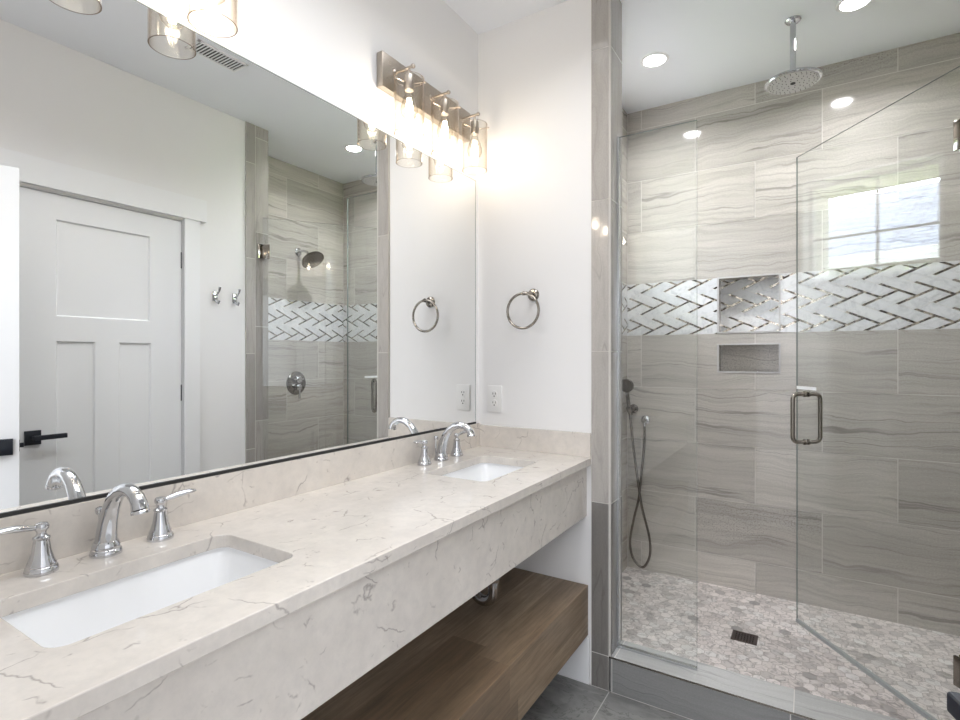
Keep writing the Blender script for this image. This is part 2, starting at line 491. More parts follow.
# ============================================================ structure
fl = MB().box((-0.15, -3.6, -0.10), (3.2, 2.0, -0.002)).build('floor', M['floor_grout'], smooth=False); struct(fl)
ft = MB()
rows = []
y = -0.62
while y < YT:
    rows.append((y, min(y + 0.31, YT), 0.0)); y += 0.31
for i in range(8):   # boards run along y: columns in x, seams in y
    x0 = 0.005 + i * 0.2985
    tiles(ft, lambda u, v: (v, u, 0.0), 0.0, YT, max(x0, 0), min(x0 + 0.2985, XR), [(x0, min(x0 + 0.2985, XR), (i % 2) * 0.6)], 0.35, 1.2, key=50 + i, g=0.0018)
ftile = ft.build('floor_tile', M['floor_tile'], fl, smooth=False, recalc=False)

ce = MB().box((-0.15, -3.6, H), (3.2, 3.3, H + 0.1)).build('ceiling', M['ceiling'], smooth=False); struct(ce)

w = MB().box((-0.15, 0.10, -0.1), (-0.004, YW, H)).build('wall_left', M['white_wall'], smooth=False); struct(w)
# end wall between vanity and shower
w = MB().box((-0.15, YW, -0.1), (0.530, YI - 0.002, H))
w.build('wall_end', M['white_wall'], smooth=False)['kind'] = 'structure'
# tiled jamb
jm = MB().box((0.528, YT + 0.0015, -0.05), (JX - 0.0015, YI - 0.0015, H)).build('trim_1', M['grout'], smooth=False); struct(jm)
jt = MB()
def jshade(ri, rnd): return (0.12, 0.10)[ri] if ri < 2 else rnd.uniform(0.85, 1.0)
vrows = [(a, a + 0.591, 0.0) for a in (-0.457, 0.134, 0.725, 1.316, 1.907, 2.498)]
vrows = [(max(a, 0.0), min(b, H), s) for a, b, s in vrows]
tiles(jt, lambda u, v: (u, YT, v), 0.5285, 0.5985, 0.0, H, vrows, 0.5285, 2.0, vert=True, key=1, shade=jshade)
tiles(jt, lambda u, v: (JX, YT + 0.009 + u, v), 0.0, YI - YT - 0.009, 0.0, H, vrows, 0.0, 2.0, vert=True, key=2, shade=jshade)
# slim bevelled edge trim between the two faces
for a, b, s_ in vrows:
    jt.poly([(0.5985, YT, a + .0013), (JX, YT + 0.009, a + .0013), (JX, YT + 0.009, b - .0013), (0.5985, YT, b - .0013)], 0, [(a, 0), (a, 0.03), (b, 0.03), (b, 0)], (0.12 if b < 0.73 else 0.95, 0.1, 0.5))
jt.build('jamb_tile', M['jamb_tile'], jm, smooth=False, recalc=False)

# left inner partition face (towards +y) and left shower wall with the window hole
WY0, WY1, WZ0, WZ1 = 2.335, 2.965, 1.728, 2.315
sl = MB()
sl.box((-0.15, YI - 0.001, -0.1), (SL - 0.002, WY0, H)); sl.box((-0.15, WY1, -0.1), (SL - 0.002, YB + 0.15, H))
sl.box((-0.15, WY0, -0.1), (SL - 0.002, WY1, WZ0)); sl.box((-0.15, WY0, WZ1), (SL - 0.002, WY1, H))
sl = sl.build('wall_shower_left', M['grout'], smooth=False); struct(sl)
t = MB()
tiles(t, lambda u, v: (SL, u, v), YI, YB, 0.04, H, shower_rows(), 2.3, PIT, holes=[(WY0, WY1, WZ0, WZ1)], key=5)
t.build('wall_tile', M['tile'], sl, smooth=False, recalc=False)
t = MB(); herring(t, lambda u, v: (SL, u, v), YI, YB, BZ0, BZ1, 2.2, BZ0, key=8)
t.build('herringbone_band', [M['marble'], M['sliver']], sl, smooth=False, recalc=False)
t = MB(); tiles(t, lambda u, v: (u, YI, v), SL, JX, 0.04, H, shower_rows(), 0.4, PIT, key=6)
t.build('partition_tile', M['tile'], sl, smooth=False, recalc=False)

# back wall with two niches
ND = 0.09
bw = MB()
bx0, bx1 = SL - 0.002, SR + 0.15
yb, yf = YB + 0.15, YB + 0.0015
bw.box((bx0, yf, -0.1), (NI[0], yb, H)); bw.box((NI[1], yf, -0.1), (bx1, yb, H))
bw.box((NI[0], yf, -0.1), (NI[1], yb, N2[2])); bw.box((NI[0], yf, N2[3]), (NI[1], yb, NI[2])); bw.box((NI[0], yf, NI[3]), (NI[1], yb, H))
bw.box((NI[0], YB + ND, N2[2]), (NI[1], yb, N2[3])); bw.box((NI[0], YB + ND, NI[2]), (NI[1], yb, NI[3]))
bw = bw.build('wall_shower_back', M['grout'], smooth=False); struct(bw)
t = MB()
tiles(t, lambda u, v: (u, YB, v), SL, SR, 0.03, H, shower_rows(), 1.611, PIT, holes=[NI, N2], key=9)
t.build('wall_tile', M['tile'], bw, smooth=False, recalc=False)
t = MB(); herring(t, lambda u, v: (u, YB, v), SL, SR, BZ0, BZ1, 1.4712, 1.545, skip=(NI[0], NI[1]), key=8)
t.build('herringbone_band', [M['marble'], M['sliver']], bw, smooth=False, recalc=False)
t = MB(); herring(t, lambda u, v: (u, YB + ND - 0.002, v), NI[0], NI[1], NI[2], NI[3], 1.4712, 1.545, key=12)
t.build('niche_mosaic', [M['marble'], M['sliver']], bw, smooth=False, recalc=False)
t = MB()
tiles(t, lambda u, v: (u, YB + ND - 0.002, v), N2[0], N2[1], N2[2], N2[3], [(N2[2], N2[3], 0)], 0.5, 2.0, key=21)
for (X0, X1, Z0, Z1) in (NI, N2):
    e = 0.001
    for pl, a, b in ((lambda u, v: (X0 + e, YB + u, v), Z0, Z1), (lambda u, v: (X1 - e, YB + u, v), Z0, Z1)):
        tiles(t, pl, 0.0, ND, a, b, [(a, b, 0)], -0.5, 2.0, key=22)
    for zz in (Z0 + e, Z1 - e):
        tiles(t, lambda u, v: (v, YB + u, zz), 0.0, ND, X0, X1, [(X0, X1, 0)], -0.5, 2.0, key=23)
t.build('niche_tile', M['tile'], bw, smooth=False, recalc=False)
t = MB()   # slim metal edging round each niche
for (X0, X1, Z0, Z1) in (NI, N2):
    q = 0.007; p = YB - 0.003; r_ = YB + 0.006
    t.box((X0 - q, p, Z0 - q), (X0 + .001, r_, Z1 + q)); t.box((X1 - .001, p, Z0 - q), (X1 + q, r_, Z1 + q))
    t.box((X0, p, Z0 - q), (X1, r_, Z0 + .001)); t.box((X0, p, Z1 - .001), (X1, r_, Z1 + q))
t.build('niche_edging', M['jamb_tile'] if False else simple('niche_trim', (0.50, 0.49, 0.48), 0.3), bw, smooth=False)

# right shower wall
sr = MB().box((SR + 0.0015, YI - 0.02, -0.1), (SR + 0.15, YB + 0.15, H)).build('wall_shower_right', M['grout'], smooth=False); struct(sr)
t = MB(); tiles(t, lambda u, v: (SR, u, v), YI, YB, 0.03, H, shower_rows(), 2.86, PIT, key=14)
t.build('wall_tile', M['tile'], sr, smooth=False, recalc=False)
t = MB(); herring(t, lambda u, v: (SR, u, v), YI, YB, BZ0, BZ1, 2.4, 1.545, key=15)
t.build('herringbone_band', [M['marble'], M['sliver']], sr, smooth=False, recalc=False)

# right partition beside the opening (tiled)
rp = MB().box((XR - 0.0065, 1.9815, -0.1), (SR + 0.15, YI - 0.0015, H)).build('trim_2', M['grout'], smooth=False); struct(rp)
t = MB()
tiles(t, lambda u, v: (XR - 0.008, u, v), 1.98, 2.045, 0.0, H, vrows, 1.98, 2.0, vert=True, key=31, shade=lambda ri, rnd: rnd.uniform(0.7, 0.95))
tiles(t, lambda u, v: (XR - 0.008, u, v), 2.045, YI, 0.0, H, [(a + .17, min(b + .17, H), s) for a, b, s in vrows if a + .17 < H], 2.045, 2.0, vert=True, key=33, shade=lambda ri, rnd: rnd.uniform(0.7, 0.95))
tiles(t, lambda u, v: (u, YI, v), XR, SR, 0.03, H, shower_rows(), 1.7, PIT, key=34)
t.build('jamb_tile', M['jamb_tile'], rp, smooth=False, recalc=False)

# right wall with the closed door's hole
DY0, DY1, DZ = 0.862, 1.600, 2.052
rw = MB()
rw.box((XR, 0.10, -0.1), (XR + 0.13, DY0, H)); rw.box((XR, DY1, -0.1), (XR + 0.13, 1.98, H)); rw.box((XR, DY0, DZ), (XR + 0.13, DY1, H))
struct(rw.build('wall_right', M['white_wall'], smooth=False))
# rear wall with doorway (the camera stands in it)
rr = MB()
OX0, OX1 = 0.80, 1.66
rr.box((-0.15, -0.02, -0.1), (OX0, 0.10, H)); rr.box((OX1, -0.02, -0.1), (3.2, 0.10, H)); rr.box((OX0, -0.02, 2.06), (OX1, 0.10, H))
struct(rr.build('wall_rear', M['white_wall'], smooth=False))
# bedroom behind the doorway
bd = MB()
bd.box((-1.6, -3.6, -0.1), (-1.5, -0.02, H)); bd.box((3.2, -3.6, -0.1), (3.3, 0.1, H)); bd.box((-1.5, -3.7, -0.1), (3.2, -3.6, H)); bd.box((-1.6, -0.02, -0.1), (-0.15, 0.1, H))
struct(bd.build('wall_bedroom', M['white_wall'], smooth=False))
struct(MB().box((-1.6, -3.6, -0.1), (-0.15, 0.0, -0.002)).build('floor_bedroom', simple('bedroom_floor', (0.35, 0.27, 0.19), 0.4), smooth=False))
struct(MB().box((-1.6, -3.6, H), (-0.15, 0.0, H + 0.1)).build('ceiling_bedroom', M['ceiling'], smooth=False))

# baseboard on the end wall under the vanity shelf, and right wall
bb = MB().box((0.0, YW - 0.013, 0.0), (0.520, YW, 0.182), 0.002); struct(bb.build('baseboard_end', M['trim'], smooth=False))
bb = MB().box((XR - 0.013, 1.692, 0.0), (XR, 1.979, 0.135), 0.002); struct(bb.build('baseboard_right', M['trim'], smooth=False))

# curb
CZ = 0.134
cb = MB().box((0.60, YT + 0.0015, -0.05), (XR - 0.009, YI - 0.0015, CZ - 0.0015)).build('trim_3', M['grout'], smooth=False); struct(cb)
t = MB()
def curbp(u, v): return (u, YT, v)
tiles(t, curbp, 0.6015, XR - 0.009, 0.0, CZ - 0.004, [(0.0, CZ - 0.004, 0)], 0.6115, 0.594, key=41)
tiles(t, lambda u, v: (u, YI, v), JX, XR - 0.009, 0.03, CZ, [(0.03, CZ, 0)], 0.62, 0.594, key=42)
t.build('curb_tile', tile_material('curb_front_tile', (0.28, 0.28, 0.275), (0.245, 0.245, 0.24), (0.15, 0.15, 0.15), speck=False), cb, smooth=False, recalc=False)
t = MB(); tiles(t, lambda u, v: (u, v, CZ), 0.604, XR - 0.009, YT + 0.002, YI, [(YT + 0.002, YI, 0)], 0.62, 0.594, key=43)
t.build('curb_top', tile_material('curb_tile_lit_top', (0.62, 0.62, 0.61), (0.54, 0.54, 0.53), (0.36, 0.36, 0.35), speck=False), cb, smooth=False, recalc=False)  # same curb tile in a lighter copy, light on the top put into its colour
t = MB().box((0.6005, YT - 0.0006, CZ - 0.0045), (XR - 0.009, YT + 0.003, CZ + 0.0006))
t.build('edge_strip', M['satin'], cb, smooth=False)

# shower floor: hexagon mosaic on a grout bed
sf = MB().box((SL - 0.002, YI - 0.002, -0.05), (SR + 0.002, YB + 0.002, 0.046)).build('floor_shower', simple('hexagon_grout', (0.48, 0.435, 0.405), 0.8), smooth=False); struct(sf)
t = MB(); hr = 0.0272; px_ = hr * math.sqrt(3); rnd = random.Random(5)
DR = (0.963, 1.066, 2.558, 2.652)
j = 0; yy = YI
while yy < YB + 0.03:
    xx = SL + (px_ / 2 if j % 2 else 0)
    while xx < SR + 0.03:
        tint = (rnd.random(), rnd.random(), rnd.random())
        pl = [(xx + (hr - 0.0014) * math.sin(PI / 3 * k), yy + (hr - 0.0014) * math.cos(PI / 3 * k)) for k in range(6)][::-1]
        pl = clip(pl, SL, SR, YI, YB)
        if pl and not (DR[0] - 0.03 < xx < DR[1] + 0.03 and DR[2] - 0.025 < yy < DR[3] + 0.025) :
            q2 = []
            for p in pl:
                if not q2 or abs(p[0] - q2[-1][0]) + abs(p[1] - q2[-1][1]) > 1e-5: q2.append(p)
            if len(q2) >= 3: t.poly([(p[0], p[1], 0.048) for p in q2], 0, [p for p in q2], tint)
        elif pl:
            for (ca, cb_, cc, cd) in ((SL, DR[0], 0, 9), (DR[1], SR, 0, 9), (DR[0], DR[1], 0, DR[2]), (DR[0], DR[1], DR[3], 9)):
                q = clip(pl, ca, cb_, cc, cd)
                q2 = []
                for p in (q or []):
                    if not q2 or abs(p[0] - q2[-1][0]) + abs(p[1] - q2[-1][1]) > 1e-5: q2.append(p)
                if len(q2) > 2 and abs(q2[0][0] - q2[-1][0]) + abs(q2[0][1] - q2[-1][1]) < 1e-5: q2.pop()
                if len(q2) >= 3: t.poly([(p[0], p[1], 0.048) for p in q2], 0, [p for p in q2], tint)
        xx += px_
    yy += hr * 1.5; j += 1
t.build('hexagon_mosaic', M['hex'], sf, smooth=False, recalc=True)

# ------------------------------------------------------------ closed white door in the right wall
def panel_door(mb, w_, h_, th, panels, rec=0.010):
    """slab in local coords: u 0..w, z 0..h, front face at n=0 facing +n ; returns quads in (n,u,z)"""
    us = sorted({0, w_, *[p[0] for p in panels], *[p[1] for p in panels]}); zs = sorted({0, h_, *[p[2] for p in panels], *[p[3] for p in panels]})
    for i in range(len(us) - 1):
        for k in range(len(zs) - 1):
            cu, cz = (us[i] + us[i + 1]) / 2, (zs[k] + zs[k + 1]) / 2
            ins = any(p[0] < cu < p[1] and p[2] < cz < p[3] for p in panels)
            mb.box((-th, us[i], zs[k]), (-rec if ins else 0, us[i + 1], zs[k + 1]))
    for p in panels:   # bevelled sticking
        b_ = 0.006
        for (A, B, C_, D) in (((0, p[0], p[2]), (0, p[1], p[2]), (-rec, p[1] - b_, p[2] + b_), (-rec, p[0] + b_, p[2] + b_)),
                              ((0, p[0], p[3]), (0, p[1], p[3]), (-rec, p[1] - b_, p[3] - b_), (-rec, p[0] + b_, p[3] - b_)),
                              ((0, p[0], p[2]), (0, p[0], p[3]), (-rec, p[0] + b_, p[3] - b_), (-rec, p[0] + b_, p[2] + b_)),
                              ((0, p[1], p[2]), (0, p[1], p[3]), (-rec, p[1] - b_, p[3] - b_), (-rec, p[1] - b_, p[2] + b_))):
            mb.poly([A, B, C_, D], 0)
PAN = [(0.157, 0.566, 1.475, 1.922), (0.157, 0.314, 0.24, 1.360), (0.419, 0.571, 0.24, 1.360)]
def lever_parts(parent, u, z, sgn, mat4, start=-0.012, reach=0.051):
    """square black rosette with a flat bar lever; local coords (n out, u along, z up)"""
    m1 = MB().box((0, u - 0.030, z - 0.032), (0.009, u + 0.030, z + 0.032), 0.0015)
    m1.cyl((0.009, u + max(start, 0) + (0.008 if start > 0 else 0), z), (reach - 0.008, u + max(start, 0) + (0.008 if start > 0 else 0), z), 0.008, 20)
    m1.xf(mat4); r = m1.build('door_handle', M['black'], parent)
    m2 = MB().box((reach - 0.013, u + start, z - 0.010), (reach, u + 0.115 * sgn, z + 0.012), 0.0045, 0, 3)
    m2.xf(mat4); m2.build('lever', M['black'], r)
d1 = struct_root('door_1', (XR, (DY0 + DY1) / 2, 0))
Mx = Matrix(((-1, 0, 0, XR + 0.008), (0, 1, 0, 0.868), (0, 0, 1, 0.008), (0, 0, 0, 1)))
mb = MB(); panel_door(mb, 0.7275, 2.037, 0.036, PAN); mb.xf(Mx); mb.build('door_panel', M['door'], d1, smooth=False)
lever_parts(d1, 0.069, 0.925, 1, Mx)
for zz in (1.83, 1.097, 0.30):
    h = MB().cyl((XR + 0.013, 1.598, zz - 0.045), (XR + 0.013, 1.598, zz + 0.045), 0.007, 16)
    h.box((XR + 0.016, 1.590, zz - 0.045), (XR + 0.019, 1.606, zz + 0.045)); h.build('hinge', M['black'], d1)
cs = MB()
cs.box((XR - 0.018, 1.603, 0.0), (XR, 1.688, 2.062), 0.001)          # right casing
cs.box((XR - 0.018, 0.770, 0.0), (XR, 0.859, 2.062), 0.001)          # left casing
cs.box((XR - 0.024, 0.745, 2.062), (XR, 1.724, 2.186), 0.001)        # header board
cs.build('door_casing', M['trim'], d1, smooth=False)
jb = MB()
jb.box((XR, DY0 - 0.0, 0.0), (XR + 0.12, DY0 + 0.004, DZ)); jb.box((XR, DY1 - 0.0015, 0.0), (XR + 0.12, DY1 + 0.004, DZ)); jb.box((XR, DY0, DZ - 0.004), (XR + 0.12, DY1, DZ + 0.002))
jb.box((XR + 0.046, DY0, 0), (XR + 0.06, DY1, DZ))
jb.build('door_jamb', M['trim'], d1, smooth=False)

# ------------------------------------------------------------ open entry door against the right side
e0 = Vector((1.407, 0.805, 0)); e1_ = Vector((1.630, 0.130, 0))
ang = (e1_ - e0).normalized(); nn = Vector((-1, 0, 0)); nn = (Vector((ang.y, -ang.x, 0))).normalized()
if nn.x > 0: nn = -nn
WD = (e1_ - e0).length
d2 = struct_root('door_2', tuple(e1_))
My = Matrix(((nn.x, ang.x, 0, e0.x), (nn.y, ang.y, 0, e0.y), (0, 0, 1, 0.008), (0, 0, 0, 1)))
PAN2 = [(0.14, WD - 0.14, 1.475, 1.922), (0.14, 0.30, 0.24, 1.360), (0.41, WD - 0.14, 0.24, 1.360)]
mb = MB(); panel_door(mb, WD, 2.037, 0.036, PAN2); mb.xf(My); mb.build('door_panel', M['door'], d2, smooth=False)
lever_parts(d2, 0.048, 0.932, 1, My, start=0.032, reach=0.062)
lt = MB().box((-0.024, -0.0012, 0.910), (-0.006, 0.001, 0.955)).box((-0.018, -0.014, 0.925), (-0.008, 0, 0.943), 0.002); lt.xf(My); lt.build('latch', M['black'], d2)
cs = MB()
cs.box((OX0 - 0.09, 0.10, 0), (OX0 - 0.005, 0.118, 2.065)); cs.box((OX0 - 0.12, 0.10, 2.065), (XR, 0.122, 2.19))
cs.build('door_casing', M['trim'], d2, smooth=False)

# ------------------------------------------------------------ window in the left shower wall
w1 = struct_root('window_1', (0.24, (WY0 + WY1) / 2, WZ0))
rv = MB()   # white reveal lining
for a, b in (((0.2, WY0, WZ0), (SL + 0.004, WY0 + 0.012, WZ1)), ((0.2, WY1 - 0.012, WZ0), (SL + 0.004, WY1, WZ1)), ((0.2, WY0, WZ0), (SL + 0.008, WY1, WZ0 + 0.012)), ((0.2, WY0, WZ1 - 0.012), (SL + 0.004, WY1, WZ1))):
    rv.box(a, b, 0.001)
rv.build('window_reveal', M['trim'], w1, smooth=False)
fr = MB()
y0, y1, z0, z1 = WY0 + .01, WY1 - .01, WZ0 + .01, WZ1 - .01
fw = 0.022
fr.box((0.215, y0, z0), (0.25, y0 + fw, z1), .002); fr.box((0.215, y1 - fw, z0), (0.25, y1, z1), .002); fr.box((0.215, y0, z0), (0.25, y1, z0 + fw), .002); fr.box((0.215, y0, z1 - fw), (0.25, y1, z1), .002)
fr.build('window_frame', M['trim'], w1, smooth=False)
mu = MB(); cy, cz = 2.625, 1.985
mu.box((0.226, cy - 0.006, z0), (0.240, cy + 0.006, z1)); mu.box((0.226, y0, cz - 0.006), (0.240, y1, cz + 0.006))
mu.build('window_muntin', simple('grey_muntin', (0.45, 0.48, 0.52), 0.4), w1, smooth=False)
gp = MB().box((0.231, y0 + .01, z0 + .01), (0.235, y1 - .01, z1 - .01)); gp.build('window_pane', M['glass'], w1, smooth=False)

# ============================================================ vanity
ct = thing('countertop', 'long cream quartz vanity top with two sink cutouts and deep stone apron', 'countertop', (0.25, 1.05, CT))
CX = 0.528; CY0 = 0.102; CY1 = YW - 0.001
S1 = (0.139, 0.390, 0.294, 0.700); S2 = (0.139, 0.386, 1.425, 1.812)
def rounded(x0, x1, y0, y1, r, n=6):
    pts = []
    for cx, cy_, a0 in ((x1 - r, y1 - r, 0), (x0 + r, y1 - r, 90), (x0 + r, y0 + r, 180), (x1 - r, y0 + r, 270)):
        for k in range(n + 1):
            a = math.radians(a0 + 90 * k / n); pts.append((cx + r * math.cos(a), cy_ + r * math.sin(a)))
    return pts
def slab_with_holes(z0, z1, x0, x1, y0, y1, holes):
    """slab cut into strips, each sink hole with rounded corners"""
    mb = MB(); bm = mb.bm
    outer = [(x0, y0), (x1, y0), (x1, y1), (x0, y1)]
    loops = [outer] + [rounded(*h, 0.028) for h in holes]
    edges = []
    for lp in loops:
        vs = [bm.verts.new((p[0], p[1], z1)) for p in lp]
        edges += [bm.edges.new((vs[i], vs[(i + 1) % len(vs)])) for i in range(len(vs))]
    bmesh.ops.triangle_fill(bm, use_beauty=True, use_dissolve=False, edges=edges)
    # drop faces inside the holes
    kill = [f for f in bm.faces if any(h[0] < f.calc_center_median().x < h[1] and h[2] < f.calc_center_median().y < h[3] and inside(f.calc_center_median(), rounded(*h, 0.028)) for h in holes)]
    bmesh.ops.delete(bm, geom=kill, context='FACES')
    ret = bmesh.ops.extrude_face_region(bm, geom=list(bm.faces))
    for v in [g for g in ret['geom'] if isinstance(g, bmesh.types.BMVert)]: v.co.z = z0
    return mb
def inside(c, poly):
    r = False; n = len(poly)
    for i in range(n):
        a, b = poly[i], poly[(i + 1) % n]
        if (a[1] > c.y) != (b[1] > c.y) and c.x < (b[0] - a[0]) * (c.y - a[1]) / (b[1] - a[1]) + a[0]: r = not r
    return r
o = slab_with_holes(CT - 0.029, CT, 0.0, CX, CY0, CY1, [S1, S2]).build('worktop', M['quartz'], ct, smooth=False)
bv = o.modifiers.new('edge', 'BEVEL'); bv.width = 0.002; bv.segments = 2; bv.limit_method = 'ANGLE'; bv.angle_limit = math.radians(50)
BS = 0.9985
tag(MB().box((-0.003, CY0, CT), (0.009, CY1, BS), 0.0012).build('backsplash', M['quartz'], smooth=False), 'long low quartz backsplash strip under the wall mirror', 'backsplash')
tag(MB().box((0.0095, CY1 - 0.010, CT), (CX - 0.002, CY1, 0.9925), 0.0012).build('side_splash', M['quartz'], smooth=False), 'short quartz side splash on the end wall below the outlet', 'backsplash')
MB().box((0.487, CY0, 0.663), (0.507, CY1, CT - 0.029), 0.001).build('apron', M['quartz'], ct, smooth=False)

def make_basin(S):
    x0, x1, y0, y1 = S
    t_ = MB()
    specs = [(0.018, CT - 0.0295), (0.004, CT - 0.0295), (0.004, CT - 0.035), (-0.002, CT - 0.05), (-0.014, CT - 0.10), (-0.026, CT - 0.135), (-0.05, CT - 0.148), (-0.09, CT - 0.153)]
    rs = []
    for g, z in specs: rs.append([Vector((p[0], p[1], z)) for p in rounded(x0 - g, x1 + g, y0 - g, y1 + g, max(0.03 + g * .3, 0.01) + (0.02 if z < CT - .12 else 0))])
    t_.rings(rs, 0, cap=False)
    t_.bm.verts.ensure_lookup_table(); n = len(rs[0])
    t_.bm.faces.new([t_.bm.verts[len(t_.bm.verts) - n + k] for k in range(n)])
    # outer skin below
    rs = [[Vector((p[0], p[1], z)) for p in rounded(x0 - g, x1 + g, y0 - g, y1 + g, 0.035)] for g, z in ((0.018, CT - 0.0295), (0.018, CT - 0.04), (0.008, CT - 0.10), (-0.02, CT - 0.16))]
    t_.rings(rs, 0, cap=False)
    t_.bm.verts.ensure_lookup_table()
    t_.bm.faces.new([t_.bm.verts[len(t_.bm.verts) - n + k] for k in range(n)])
    return t_
for S, lab in ((S1, 'white rectangular undermount sink nearest the camera, left basin in the vanity'), (S2, 'white rectangular undermount sink at far end of vanity near the towel ring')):
    cx, cyy = (S[0] + S[1]) / 2, (S[2] + S[3]) / 2
    s_ = thing('undermount_sink', lab, 'sink', (cx, cyy, CT - 0.16), 'undermount vanity sinks')
    make_basin(S).build('basin', M['porcelain'], s_)
    MB().lathe([(0.020, 0), (0.022, 0.002), (0.016, 0.003), (0.012, 0.0015), (0.010, 0.004), (0.0, 0.005)], (cx - 0.02, cyy, CT - 0.1535), seg=24).build('drain', M['chrome'], s_)

# faucet
def faucet_parts(root):
    L = root.location
    x, y, z = L
    sp = MB()
    sp.lathe([(0.0275, 0), (0.028, 0.004), (0.0265, 0.010), (0.0245, 0.012), (0.0245, 0.017), (0.0225, 0.024), (0.0205, 0.027)], (x, y, z), seg=36)
    path = [(-0.000, 0.022), (0.003, 0.045), (0.011, 0.073), (0.024, 0.100), (0.041, 0.121), (0.062, 0.135), (0.085, 0.141), (0.106, 0.139), (0.122, 0.131), (0.132, 0.120), (0.136, 0.109)]
    rad = [0.0200, 0.0182, 0.0165, 0.0152, 0.0142, 0.0134, 0.0128, 0.0126, 0.0130, 0.0140, 0.0150]
    sp.tube([(x + a, y, z + b) for a, b in path], rad, 24)
    spo = sp.build('spout', M['chrome'], root)
    MB().lathe([(0.0158, 0), (0.0162, 0.004), (0.0150, 0.006)], (x + 0.1375, y, z + 0.102), (-0.25, 0, 1), 24).build('aerator', M['chrome'], spo)
    k = MB().cyl((x - 0.026, y, z), (x - 0.026, y, z + 0.076), 0.0026, 10)
    k.lathe([(0.003, 0), (0.007, 0.003), (0.009, 0.010), (0.008, 0.015), (0.0, 0.018)], (x - 0.026, y, z + 0.074), seg=18); k.build('lift_rod', M['chrome'], root)
    for s_ in (-1, 1):
        hy = y + s_ * 0.105
        hb = MB().lathe([(0.0255, 0), (0.026, 0.004), (0.0245, 0.010), (0.0225, 0.012), (0.0222, 0.017), (0.019, 0.024), (0.0155, 0.036), (0.0130, 0.052), (0.0120, 0.060), (0.0135, 0.062), (0.0135, 0.065), (0.009, 0.068), (0.0075, 0.072), (0.0085, 0.076), (0.0115, 0.080), (0.012, 0.085), (0.0095, 0.0895), (0.0, 0.092)], (x, hy, z), seg=32)
        ho = hb.build('handle', M['chrome'], root)
        dx, dy = (0.15, s_ * 0.99)
        pts = []; rr_ = []; ff = []
        for q in range(9):
            tt = q / 8; d = 0.008 + tt * 0.064
            pts.append((x + dx * d, hy + dy * d, z + 0.083 + 0.009 * math.sin(tt * 1.8))); rr_.append(0.0045 + 0.0055 * math.sin(min(tt * 1.25, 1) * PI * .62) - (0.004 if q == 8 else 0)); ff.append(0.85 - 0.4 * tt)
        MB().tube(pts, rr_, 16, flat=ff).build('lever', M['chrome'], ho)
f1 = thing('widespread_faucet', 'chrome arched faucet with two lever handles behind the nearest sink', 'faucet', (0.055, 0.500, CT), 'chrome widespread faucets')
faucet_parts(f1)
f2 = dup(f1); f2.location = (0.055, 1.641, CT)
f2['label'] = 'chrome arched faucet with two lever handles behind the far sink by the towel ring'

# lower shelf
sh = MB().box((0.0, CY0, 0.190), (0.513, YW - 0.0135 if False else YW - 0.001, 0.388), 0.0015)
tag(sh.build('vanity_shelf', M['wood'], smooth=False), 'thick dark stained wooden shelf under the vanity', 'shelf')
# chrome trap under the far sink
TX, TY = 0.315, 1.595
pt = thing('sink_trap', 'chrome p trap hanging below the apron over the wooden shelf', 'pipe', (TX, TY, 0.42))
MB().cyl((TX, TY, CT - 0.16), (TX, TY, 0.50), 0.016, 20).build('tailpiece', M['chrome'], pt)
pts = [(TX, TY, 0.52)] + [(TX - 0.042 + 0.042 * math.cos(a), TY, 0.47 - 0.042 * math.sin(a)) for a in [PI * k / 12 for k in range(13)]] + [(TX - 0.084, TY, 0.52)]
MB().tube(pts, 0.0185, 20).build('bend', M['chrome'], pt)
MB().tube([(TX - 0.084, TY, 0.515), (TX - 0.084, TY, 0.545), (TX - 0.095, TY, 0.556), (TX - 0.14, TY, 0.556), (-0.004, TY, 0.556)], 0.016, 20).build('trap_arm', M['chrome'], pt)
for c0 in ((TX, TY, 0.505), (TX - 0.084, TY, 0.505)): MB().lathe([(0.022, 0), (0.024, 0.004), (0.024, 0.020), (0.020, 0.024)], c0, seg=8).build('slip_nut', M['chrome'], pt)

# ------------------------------------------------------------ mirror
mr = thing('wall_mirror', 'wide frameless mirror above the vanity backsplash', 'mirror', (0, 1.05, 1.008))
MB().box((-0.003, 0.115, 1.006), (0.0, 1.972, 2.076)).build('mirror_glass', M['mirror'], mr, smooth=False)
MB().box((-0.0035, 0.115, BS + 0.0005), (0.004, 1.972, 1.0065)).build('bottom_strip', M['rubber'], mr, smooth=False)  # dark strip painted in for the gap under the mirror's lower edge
e_ = MB().box((-0.0035, 1.972, 1.000), (0.0005, 1.9745, 2.078)); e_.box((-0.0035, 0.115, 2.076), (0.0005, 1.9745, 2.0785))
e_.build('polished_edge', M['glass_edge'], mr, smooth=False)

